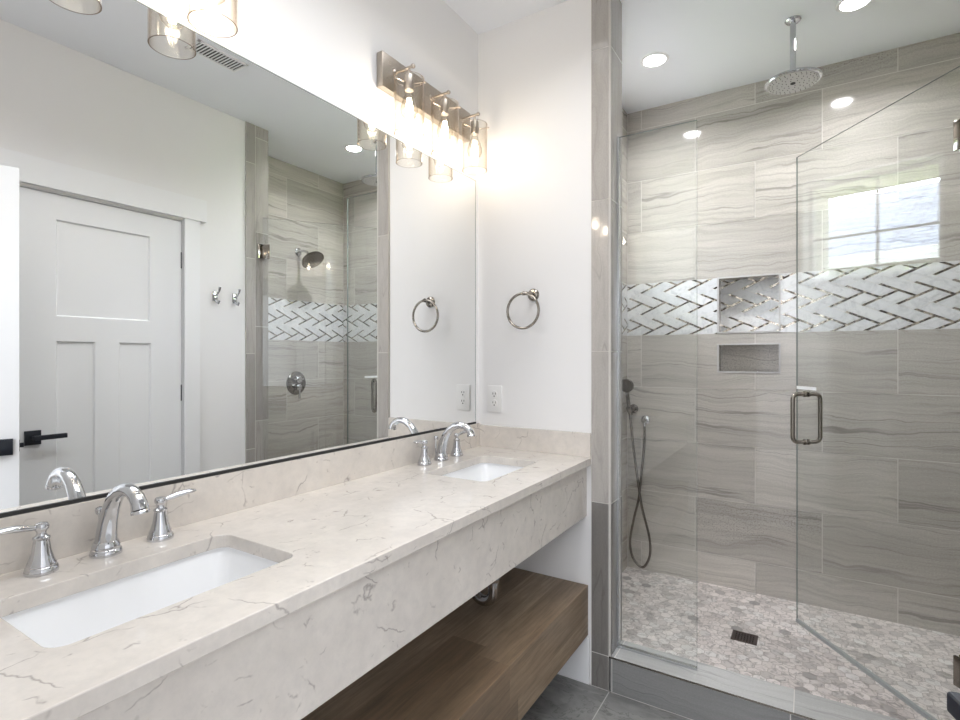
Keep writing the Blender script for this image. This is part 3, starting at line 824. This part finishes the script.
# ------------------------------------------------------------ vanity lights
VX = 0.087
def vanity_light(cy, label):
    r = thing('vanity_light', label, 'light fixture', (0, cy, 2.28), 'three shade vanity lights')
    MB().box((-0.0035, cy - 0.275, 2.219), (0.024, cy + 0.275, 2.340), 0.003).build('backplate', M['nickel'], r)
    for k in (-1, 0, 1):
        yy = cy + k * 0.21
        a = MB().cyl((0.022, yy, 2.292), (0.100, yy, 2.292), 0.0048, 16)
        a.lathe([(0.012, 0), (0.012, 0.003), (0.007, 0.006)], (0.024, yy, 2.292), (1, 0, 0), 20)
        ao = a.build('arm', M['nickel'], r)
        MB().lathe([(0.0048, 0), (0.0075, 0.002), (0.0080, 0.007), (0.0055, 0.011), (0.0, 0.013)], (0.099, yy, 2.292), (1, 0, 0), 18).build('finial', M['nickel'], ao)
        s_ = MB().cyl((VX, yy, 2.29), (VX, yy, 2.262), 0.004, 12)
        s_.lathe([(0.008, 0.0), (0.0155, 0.004), (0.0165, 0.010), (0.0165, 0.052), (0.0145, 0.056), (0.0, 0.056)], (VX, yy, 2.268), (0, 0, -1), 24)
        so = s_.build('socket', M['nickel'], r)
        pn = MB()
        for q in range(3):
            an = math.radians(20 + 120 * q)
            pn.cyl((VX + 0.014 * math.cos(an), yy + 0.014 * math.sin(an), 2.235), (VX + 0.058 * math.cos(an), yy + 0.058 * math.sin(an), 2.235), 0.0018, 8)
            pn.sphere((VX + 0.058 * math.cos(an), yy + 0.058 * math.sin(an), 2.235), 0.0038, seg=10)
        pn.build('thumbscrew', M['nickel'], so)
        R = 0.0525
        gs = MB().lathe([(R, 0), (R, 0.190), (R - 0.0025, 0.190), (R - 0.0025, 0)], (VX, yy, 2.062), seg=48, cap=False, closed=True)
        gs.bm.normal_update()
        for f in gs.bm.faces:
            if abs(f.normal.z) > 0.9: f.material_index = 1
        gs.build('glass_shade', [M['shade_glass'], M['rim']], r)
        bo = MB().lathe([(0.011, 0), (0.012, 0.008), (0.016, 0.022), (0.024, 0.042), (0.030, 0.062), (0.0305, 0.074), (0.026, 0.088), (0.015, 0.099), (0.0, 0.103)], (VX, yy, 2.214), (0, 0, -1), 28, cap=False).build('bulb', M['bulb_glass'], r)
        fm = MB()
        for q in range(6):
            an = q * PI / 3
            fm.tube([(VX + 0.006 * math.cos(an), yy + 0.006 * math.sin(an), 2.185), (VX + 0.013 * math.cos(an + .3), yy + 0.013 * math.sin(an + .3), 2.150), (VX + 0.007 * math.cos(an + .6), yy + 0.007 * math.sin(an + .6), 2.125)], 0.0011, 6)
        fm.build('filament', M['filament'], bo)
        ld = bpy.data.lights.new('bulb_glow', 'POINT'); ld.energy = BULB_POWER; ld.color = (1.0, 0.95, 0.90); ld.shadow_soft_size = 0.018
        lo = bpy.data.objects.new('bulb_glow', ld); COL.objects.link(lo); lo.parent = bo; lo.location = (VX, yy - cy, 2.152 - 2.28)
    return r
vanity_light(1.620, 'brushed nickel wall light with three clear glass shades nearest the room corner')
vanity_light(0.495, 'wall light above the near end of the mirror, only its shade bottoms showing')

# ------------------------------------------------------------ towel ring, outlet
tr = thing('towel_ring', 'brushed nickel towel ring on the white wall beside the mirror', 'towel ring', (0.272, YW, 1.556))
MB().lathe([(0.026, 0), (0.026, 0.004), (0.021, 0.010), (0.012, 0.013)], (0.272, YW, 1.556), (0, -1, 0), 28).build('wall_mount', M['satin'], tr)
MB().tube([(0.272, YW - 0.01, 1.556), (0.271, YW - 0.045, 1.557), (0.268, YW - 0.060, 1.557), (0.254, YW - 0.067, 1.557)], [0.009, 0.007, 0.008, 0.0095], 16).build('post', M['satin'], tr)
n = 48; Rr = 0.072; cz = 1.557 - Rr; c0 = Vector((0.254, YW - 0.064, cz))
MB().tube([(c0.x + Rr * math.sin(2 * PI * k / n), c0.y, c0.z + Rr * math.cos(2 * PI * k / n)) for k in range(n)], 0.0054, 12, closed=True).build('ring', M['satin'], tr)

oc = thing('wall_outlet', 'white duplex power outlet on the end wall above the side splash', 'outlet', (0.079, YW, 1.118))
ox, oz = 0.083, 1.110
MB().box((ox - 0.036, YW - 0.005, oz - 0.058), (ox + 0.036, YW, oz + 0.058), 0.002).build('cover_plate', M['plastic'], oc)
for dz in (-0.0195, 0.0195):
    rc = MB().lathe([(0.0168, 0), (0.0165, 0.0015), (0.0, 0.0015)], (ox, YW - 0.005, oz + dz), (0, -1, 0), 24).build('receptacle', M['plastic'], oc)
    sl_ = MB(); yy = YW - 0.0068
    for dx_ in (-0.0063, 0.0063): sl_.box((ox + dx_ - 0.0013, yy - .0003, oz + dz + 0.000), (ox + dx_ + 0.0013, yy + .0004, oz + dz + 0.0085))
    sl_.lathe([(0.003, 0), (0.003, 0.0006)], (ox, yy + .0003, oz + dz - 0.0075), (0, -1, 0), 12)
    sl_.build('slot', M['rubber'], rc)

# ------------------------------------------------------------ robe hooks on the right wall
def hook(y, lab):
    r = thing('robe_hook', lab, 'hook', (XR, y, 1.648), 'chrome robe hooks on the right wall')
    x = XR; z = 1.648
    MB().box((x - 0.006, y - 0.014, z - 0.03), (x, y + 0.014, z + 0.03), 0.002).build('plate', M['chrome'], r)
    MB().tube([(x - 0.004, y, z + 0.005), (x - 0.025, y, z + 0.010), (x - 0.045, y, z + 0.030), (x - 0.052, y, z + 0.052)], [0.006, 0.005, 0.0055, 0.0075], 12).build('upper_hook', M['chrome'], r)
    MB().tube([(x - 0.004, y, z - 0.015), (x - 0.020, y, z - 0.036), (x - 0.036, y, z - 0.042), (x - 0.044, y, z - 0.026)], [0.006, 0.005, 0.0055, 0.007], 12).build('lower_hook', M['chrome'], r)
hook(1.785, 'chrome robe hook on the right wall, closer to the white door')
hook(1.909, 'chrome robe hook on the right wall, closer to the tiled shower jamb')

# ------------------------------------------------------------ ceiling vent
vn = thing('ceiling_vent', 'white louvred vent grille in the ceiling seen in the mirror', 'vent', (1.165, 1.475, H))
VX0, VX1, VY0, VY1 = 1.100, 1.215, 1.355, 1.605
f_ = MB()
for a, b in (((VX0, VY0), (VX0 + .012, VY1)), ((VX1 - .012, VY0), (VX1, VY1)), ((VX0, VY0), (VX1, VY0 + .012)), ((VX0, VY1 - .012), (VX1, VY1))): f_.box((a[0], a[1], H - 0.007), (b[0], b[1], H), .001)
f_.build('frame', M['trim'], vn, smooth=False)
MB().box((VX0 + .01, VY0 + .01, H - 0.0015), (VX1 - .01, VY1 - .01, H)).build('duct_opening', M['rubber'], vn, smooth=False)
q = VY0 + 0.022
while q < VY1 - 0.014:
    MB().box((VX0 + .01, q - 0.003, H - 0.007), (VX1 - .01, q + 0.003, H - 0.004)).build('louvre', M['trim'], vn, smooth=False); q += 0.0155

# ------------------------------------------------------------ recessed lights
def can(x, y, lab):
    r = thing('recessed_light', lab, 'ceiling light', (x, y, H), 'recessed ceiling lights')
    MB().lathe([(0.050, -0.001), (0.052, 0.004), (0.062, 0.005), (0.067, 0.001), (0.067, -0.001)], (x, y, H), (0, 0, -1), 40, cap=False, closed=True).build('trim_ring', M['trim'], r)
    MB().lathe([(0.0505, 0.0), (0.0505, 0.003), (0.0, 0.0032)], (x, y, H), (0, 0, -1), 36).build('lens', M['can'], r)
    d = bpy.data.lights.new('can_glow', 'AREA'); d.shape = 'DISK'; d.size = 0.09; d.energy = CAN_POWER; d.color = (0.96, 0.965, 1.0); d.spread = math.radians(145)
    o = bpy.data.objects.new('can_glow', d); COL.objects.link(o); o.parent = r; o.location = (0, 0, -0.006)
can(0.619, 2.627, 'left recessed light in the shower ceiling beside the rain head')
can(1.417, 2.632, 'right recessed light in the shower ceiling beside the rain head')

# ------------------------------------------------------------ rain head
rx, ry = 1.199, 2.63
rh = thing('rain_shower_head', 'round chrome rain shower head hanging from the ceiling on a straight pipe', 'shower head', (rx, ry, H))
MB().lathe([(0.031, 0), (0.031, 0.004), (0.026, 0.009), (0.014, 0.011)], (rx, ry, H), (0, 0, -1), 32).build('ceiling_flange', M['chrome'], rh)
MB().cyl((rx, ry, H - 0.01), (rx, ry, 2.515), 0.0115, 24).build('pipe', M['chrome'], rh)
hd = MB().lathe([(0.012, 0), (0.016, 0.006), (0.016, 0.016), (0.012, 0.020), (0.030, 0.026), (0.095, 0.036), (0.106, 0.041), (0.108, 0.047), (0.104, 0.051), (0.098, 0.052), (0.0, 0.052)], (rx, ry, 2.524), (0, 0, -1), 56)
ho = hd.build('head', M['chrome'], rh)
MB().lathe([(0.0975, 0), (0.0975, 0.001), (0.0, 0.001)], (rx, ry, 2.4715), (0, 0, -1), 48).build('spray_plate', simple('spray_plate', (0.50, 0.48, 0.48), 0.4), ho)
nz = MB()
for ring_, cnt in ((0.025, 6), (0.042, 12), (0.060, 18), (0.078, 24), (0.090, 28)):
    for k in range(cnt):
        a = 2 * PI * k / cnt + ring_ * 9
        nz.cyl((rx + ring_ * math.cos(a), ry + ring_ * math.sin(a), 2.471), (rx + ring_ * math.cos(a), ry + ring_ * math.sin(a), 2.4685), 0.0018, 6)
nz.lathe([(0.010, 0), (0.010, 0.003)], (rx, ry, 2.471), (0, 0, -1), 16)
nz.build('nozzle', M['rubber'], ho)['kind'] = 'stuff'

# ------------------------------------------------------------ wall shower head + valve on the right shower wall
wy = 2.665
ws = thing('wall_shower_head', 'round wall mounted shower head reflected in the vanity mirror', 'shower head', (SR, wy, 2.09))
MB().lathe([(0.030, 0), (0.030, 0.004), (0.022, 0.010), (0.012, 0.012)], (SR, wy, 2.095), (-1, 0, 0), 28).build('wall_flange', M['chrome'], ws)
MB().tube([(SR - 0.005, wy, 2.095), (SR - 0.06, wy, 2.097), (SR - 0.10, wy, 2.085), (SR - 0.135, wy, 2.055)], 0.0095, 16).build('arm', M['chrome'], ws)
ax = Vector((-0.62, 0.0, -0.78)).normalized(); pc = Vector((SR - 0.135, wy, 2.055))
hh = MB().sphere(pc, 0.015).lathe([(0.015, 0.0), (0.022, 0.012), (0.065, 0.030), (0.083, 0.040), (0.086, 0.050), (0.080, 0.054), (0.0, 0.054)], pc, ax, 44).build('head', M['dark_chrome'], ws)
nz = MB(); qq = Vector((0, 0, 1)).rotation_difference(ax)
for ring_, cnt in ((0.02, 6), (0.038, 12), (0.056, 18), (0.070, 22)):
    for k in range(cnt):
        a = 2 * PI * k / cnt; p0 = pc + qq @ Vector((ring_ * math.cos(a), ring_ * math.sin(a), 0.0535)); nz.cyl(p0, p0 + ax * 0.003, 0.003, 6)
nz.build('nozzle', simple('grey_nozzle', (0.30, 0.30, 0.30), 0.5), hh)['kind'] = 'stuff'
vy_, vz = 2.646, 1.098
sv = thing('shower_valve', 'round chrome shower control with lever handles reflected in the mirror', 'shower valve', (SR, vy_, vz))
MB().lathe([(0.088, 0), (0.088, 0.004), (0.080, 0.009), (0.050, 0.011), (0.0, 0.012)], (SR, vy_, vz), (-1, 0, 0), 44).build('trim_plate', M['dark_chrome'], sv)
k = MB().lathe([(0.028, 0), (0.026, 0.03), (0.020, 0.034), (0.0, 0.036)], (SR - 0.010, vy_, vz + 0.030), (-1, 0, 0), 28); k.box((SR - 0.042, vy_ - 0.045, vz + 0.024), (SR - 0.030, vy_ + 0.045, vz + 0.036), 0.004)
k.build('upper_handle', M['chrome'], sv)
k = MB().lathe([(0.026, 0), (0.024, 0.03), (0.018, 0.034), (0.0, 0.036)], (SR - 0.010, vy_, vz - 0.030), (-1, 0, 0), 28)
k.tube([(SR - 0.038, vy_, vz - 0.03), (SR - 0.045, vy_ - 0.003, vz - 0.07), (SR - 0.05, vy_ - 0.006, vz - 0.115)], [0.008, 0.007, 0.009], 14)
k.build('lower_handle', M['chrome'], sv)

# ------------------------------------------------------------ hand shower on the back wall, left corner
hx, hz = 0.385, 0.985
hs = thing('hand_shower', 'chrome hand shower with long looped hose in the left shower corner', 'hand shower', (hx, YB, hz))
MB().lathe([(0.026, 0), (0.026, 0.005), (0.016, 0.012), (0.012, 0.045), (0.0, 0.047)], (hx - 0.005, YB, hz + 0.005), (0, -1, 0), 28).cyl((hx - 0.012, YB - 0.045, hz - 0.025), (hx - 0.018, YB - 0.075, hz + 0.015), 0.013, 20).build('wall_bracket', M['dark_chrome'], hs)
hp = MB().tube([(hx - 0.012, YB - 0.045, hz - 0.055), (hx - 0.018, YB - 0.06, hz + 0.02), (hx - 0.022, YB - 0.075, hz + 0.09), (hx - 0.022, YB - 0.09, hz + 0.135)], [0.0085, 0.0105, 0.0105, 0.013], 18)
hp.lathe([(0.012, 0), (0.036, 0.014), (0.041, 0.022), (0.038, 0.028), (0.0, 0.029)], (hx - 0.022, YB - 0.083, hz + 0.150), (0.15, -1, -0.25), 32)
hp.build('hand_piece', M['dark_chrome'], hs)
oxx, ozz = 0.448, 0.927
MB().lathe([(0.026, 0), (0.026, 0.005), (0.020, 0.010), (0.013, 0.012), (0.013, 0.032), (0.0, 0.034)], (oxx, YB, ozz), (0, -1, 0), 28).cyl((oxx, YB - 0.024, ozz), (oxx, YB - 0.024, ozz - 0.035), 0.008, 16).build('wall_outlet_elbow', M['chrome'], hs)
def cat(P, n=10):
    out = []; P = [Vector(p) for p in P]; P = [P[0] * 2 - P[1]] + P + [P[-1] * 2 - P[-2]]
    for i in range(1, len(P) - 2):
        for k in range(n):
            t_ = k / n; a, b, c, d = P[i - 1], P[i], P[i + 1], P[i + 2]
            out.append(0.5 * ((2 * b) + (-a + c) * t_ + (2 * a - 5 * b + 4 * c - d) * t_ ** 2 + (-a + 3 * b - 3 * c + d) * t_ ** 3))
    out.append(P[-2]); return out
hose = cat([(hx - 0.012, YB - 0.045, hz - 0.055), (hx + 0.005, YB - 0.05, 0.78), (hx + 0.035, YB - 0.055, 0.56), (hx + 0.060, YB - 0.06, 0.42), (hx + 0.098, YB - 0.06, 0.27), (hx + 0.102, YB - 0.06, 0.16), (hx + 0.062, YB - 0.06, 0.085), (hx + 0.008, YB - 0.06, 0.125), (hx - 0.012, YB - 0.055, 0.22), (hx + 0.008, YB - 0.05, 0.35), (hx + 0.036, YB - 0.045, 0.48), (oxx - 0.012, YB - 0.035, 0.65), (oxx, YB - 0.026, 0.80), (oxx, YB - 0.024, ozz - 0.03)])
MB().tube(hose, 0.0068, 12).build('hose', M['dark_chrome'], hs)

# ------------------------------------------------------------ floor drain
dr = thing('floor_drain', 'square dark metal drain grate in the hexagon shower floor', 'drain', (1.0145, 2.605, 0.046))
MB().box((DR[0], DR[2], 0.0455), (DR[1], DR[3], 0.0462)).build('sump', M['rubber'], dr, smooth=False)
g_ = MB(); X0, X1, Y0, Y1 = DR
for a, b in (((X0, Y0), (X0 + .009, Y1)), ((X1 - .009, Y0), (X1, Y1)), ((X0, Y0), (X1, Y0 + .009)), ((X0, Y1 - .009), (X1, Y1))): g_.box((a[0], a[1], 0.046), (b[0], b[1], 0.0492), .0005)
for k in range(1, 9):
    xx = X0 + k * (X1 - X0) / 9; g_.box((xx - .0028, Y0 + .008, 0.046), (xx + .0028, Y1 - .008, 0.0488))
for k in range(1, 5):
    yy = Y0 + k * (Y1 - Y0) / 5; g_.box((X0 + .008, yy - .0022, 0.046), (X1 - .008, yy + .0022, 0.0488))
g_.build('grate', simple('drain_metal', (0.15, 0.12, 0.11), 0.35, 0.8), dr, smooth=False)

# ------------------------------------------------------------ glass
PZ0, PZ1 = CZ + 0.006, 2.172
gp = thing('fixed_glass_panel', 'narrow fixed clear glass panel standing on the curb beside the left jamb', 'glass panel', (0.765, 2.08, CZ))
def pane(name, x0, x1, th, z0, z1, parent, mat4):
    mb = MB().box((x0, -th / 2, z0), (x1, th / 2, z1)); bm = mb.bm
    for f in bm.faces: f.material_index = 0 if abs(f.normal.y) > 0.5 or abs(f.calc_center_median().y) > th * .4 else 1
    mb.xf(mat4)
    return mb.build(name, [M['glass'], M['glass_edge']], parent, smooth=False)
pane('glass_pane', 0.613, 0.905, 0.009, PZ0, PZ1, gp, Matrix.Translation((0, 2.08, 0)))
MB().box((0.6075, 2.068, CZ), (0.615, 2.092, PZ1)).build('wall_channel', M['alum'], gp, smooth=False)
MB().box((0.615, 2.072, CZ + 0.0005), (0.905, 2.088, CZ + 0.010)).build('bottom_strip', M['alum'], gp, smooth=False)

A = Vector((1.213, 2.701, 0)); Bh = Vector((1.662, 2.089, 0))
dd = (Bh - A).normalized(); Wd = (Bh - A).length
nrm = Vector((0, 0, 1)).cross(dd)      # points to +y,+x side
Md = Matrix(((dd.x, nrm.x, 0, A.x), (dd.y, nrm.y, 0, A.y), (0, 0, 1, 0), (0, 0, 0, 1)))
gd = thing('glass_shower_door', 'frameless clear glass shower door swung inward with a metal pull handle', 'shower door', (Bh.x, Bh.y, CZ))
pane('glass_pane', 0, Wd, 0.006, PZ0, PZ1, gd, Md)
MB().box((0, -0.006, PZ0 - 0.010), (Wd, 0.006, PZ0 + 0.004)).xf(Md).build('bottom_sweep', simple('clear_sweep', (0.38, 0.40, 0.40), 0.3), gd, smooth=False)
hu = 0.060
hm = MB()
for s_ in (-1, 1):
    zt, zb_ = 1.135, 0.930; r = 0.022; D_ = 0.062
    P_ = [(hu, 0.004 * s_, zt)] + [(hu, s_ * (D_ - r + r * math.sin(a)), zt - r + r * math.cos(a)) for a in [PI / 2 * k / 6 for k in range(7)]] + [(hu, s_ * (D_ - r + r * math.cos(a)), zb_ + r - r * math.sin(a)) for a in [PI / 2 * k / 6 for k in range(7)]] + [(hu, 0.004 * s_, zb_)]
    h2 = MB().tube(P_, 0.0085, 18)
    for zz in (zt, zb_): h2.cyl((hu, 0.0045 * s_, zz), (hu, 0.012 * s_, zz), 0.0125, 22)
    h2.xf(Md).build('pull_handle', M['satin'], gd)
MB().box((0.004, -0.0050, 1.154), (0.125, -0.0038, 1.168)).xf(Md).build('sticker', M['label'], gd, smooth=False)
for zc in (1.962, 0.345):
    hg = MB()
    for s_ in (-1, 1): hg.box((Wd - 0.040, s_ * 0.0048, zc - 0.045), (Wd - 0.004, s_ * 0.014, zc + 0.045), 0.002)
    hg.xf(Md); hgo = hg.build('hinge', M['satin'], gd)
    hp2 = MB().cyl((Bh.x - 0.004, Bh.y, zc - 0.03), (Bh.x - 0.004, Bh.y, zc + 0.03), 0.008, 16); hp2.box((Bh.x - 0.004, Bh.y - 0.006, zc - 0.03), (XR - 0.009, Bh.y + 0.006, zc + 0.03)); hp2.box((XR - 0.013, Bh.y - 0.028, zc - 0.045), (XR - 0.0085, Bh.y + 0.028, zc + 0.045), .001)
    hp2.build('pivot', M['satin'], hgo)

# ------------------------------------------------------------ outside: neighbouring house seen by reflection in the glass door
hz0 = -4.0
nh = thing('neighbouring_house', 'neighbouring house with grey shingle roof reflected in the shower door', 'house', (hz0 - 3, 2.5, -0.5))
def roof_mat():
    m, nt, p = new_mat('grey_shingles'); b = NB(nt)
    g = b.n('ShaderNodeNewGeometry').outputs['Position']
    br = b.n('ShaderNodeTexBrick'); b.link(b.mapping(g, (0, 0, 0)), br.inputs['Vector'])
    sx = b.n('ShaderNodeSeparateXYZ'); b.link(g, sx.inputs[0]); cx = b.n('ShaderNodeCombineXYZ')
    b.link(sx.outputs[1], cx.inputs[0]); b.link(b.math('MULTIPLY', sx.outputs[2], 2.2), cx.inputs[1]); b.link(cx.outputs[0], br.inputs['Vector'])
    br.inputs['Scale'].default_value = 1; br.inputs['Brick Width'].default_value = 0.33; br.inputs['Row Height'].default_value = 0.13; br.inputs['Mortar Size'].default_value = 0.018
    br.inputs['Color1'].default_value = (0.20, 0.225, 0.265, 1); br.inputs['Color2'].default_value = (0.165, 0.185, 0.22, 1); br.inputs['Mortar'].default_value = (0.07, 0.08, 0.10, 1)
    b.link(br.outputs[0], p.inputs['Base Color']); p.inputs['Roughness'].default_value = 0.9
    return m
# roof plane rising away from the window; eave at x=hz0
e_z, r_z = 2.58, 3.93
rf = MB()
P1, P2, P3, P4 = (hz0, -6, e_z), (hz0, 12, e_z), (hz0 - 2.6, 12, r_z), (hz0 - 2.6, -6, r_z)
off = Vector((0, 0, -0.12))
rf.rings([[Vector(p) for p in (P1, P2, P3, P4)], [Vector(p) + off for p in (P1, P2, P3, P4)]])
rf.rings([[Vector(p) for p in ((hz0 - 2.6, -6, r_z), (hz0 - 2.6, 12, r_z), (hz0 - 5.2, 12, e_z), (hz0 - 5.2, -6, e_z))], [Vector(p) + off for p in ((hz0 - 2.6, -6, r_z), (hz0 - 2.6, 12, r_z), (hz0 - 5.2, 12, e_z), (hz0 - 5.2, -6, e_z))]])
rf.build('roof', roof_mat(), nh, smooth=False)
MB().box((hz0 - 4.8, -5.7, -0.5), (hz0 - 0.3, 11.7, e_z + 0.05)).build('wall', simple('cream_siding', (0.45, 0.43, 0.37), 0.8), nh, smooth=False)
MB().box((hz0 - 0.02, -6, e_z - 0.16), (hz0 + 0.02, 12, e_z - 0.01)).build('fascia', M['trim'], nh, smooth=False)
vp = MB().cyl((hz0 - 1.1, 2.75, e_z + 0.4), (hz0 - 1.1, 2.75, e_z + 1.0), 0.05, 16).lathe([(0.14, 0), (0.05, 0.22)], (hz0 - 1.1, 2.75, e_z + 0.46), seg=20)
vp.build('vent_pipe', M['trim'], nh)
gr = MB().box((-14, -14, -0.8), (-0.2, 20, -0.5)); struct(gr.build('ground_yard', simple('grass', (0.22, 0.30, 0.10), 0.9), smooth=False))
hd_ = MB(); rnd = random.Random(3)
for k in range(420):
    yy = rnd.uniform(0.5, 6.5); zz = rnd.uniform(0.3, 2.12) ; xx = -3.1 + rnd.uniform(-0.35, 0.35)
    a = rnd.uniform(0, 6.28); s_ = rnd.uniform(0.10, 0.22)
    c = Vector((xx, yy, zz)); u = Vector((math.cos(a), math.sin(a), rnd.uniform(-.6, .6))) * s_; v = Vector((-math.sin(a) * .5, math.cos(a) * .5, rnd.uniform(.3, 1))) * s_ * .6
    hd_.poly([c - u, c - v, c + u, c + v])
hd_.box((-3.4, 0.5, -0.5), (-2.85, 6.5, 1.95), 0.05)
hd_ = hd_.build('hedge', simple('hedge_leaf', (0.20, 0.26, 0.10), 0.8), smooth=False); tag(hd_, 'pale green hedge below the neighbouring roof reflected in the shower door', 'hedge')
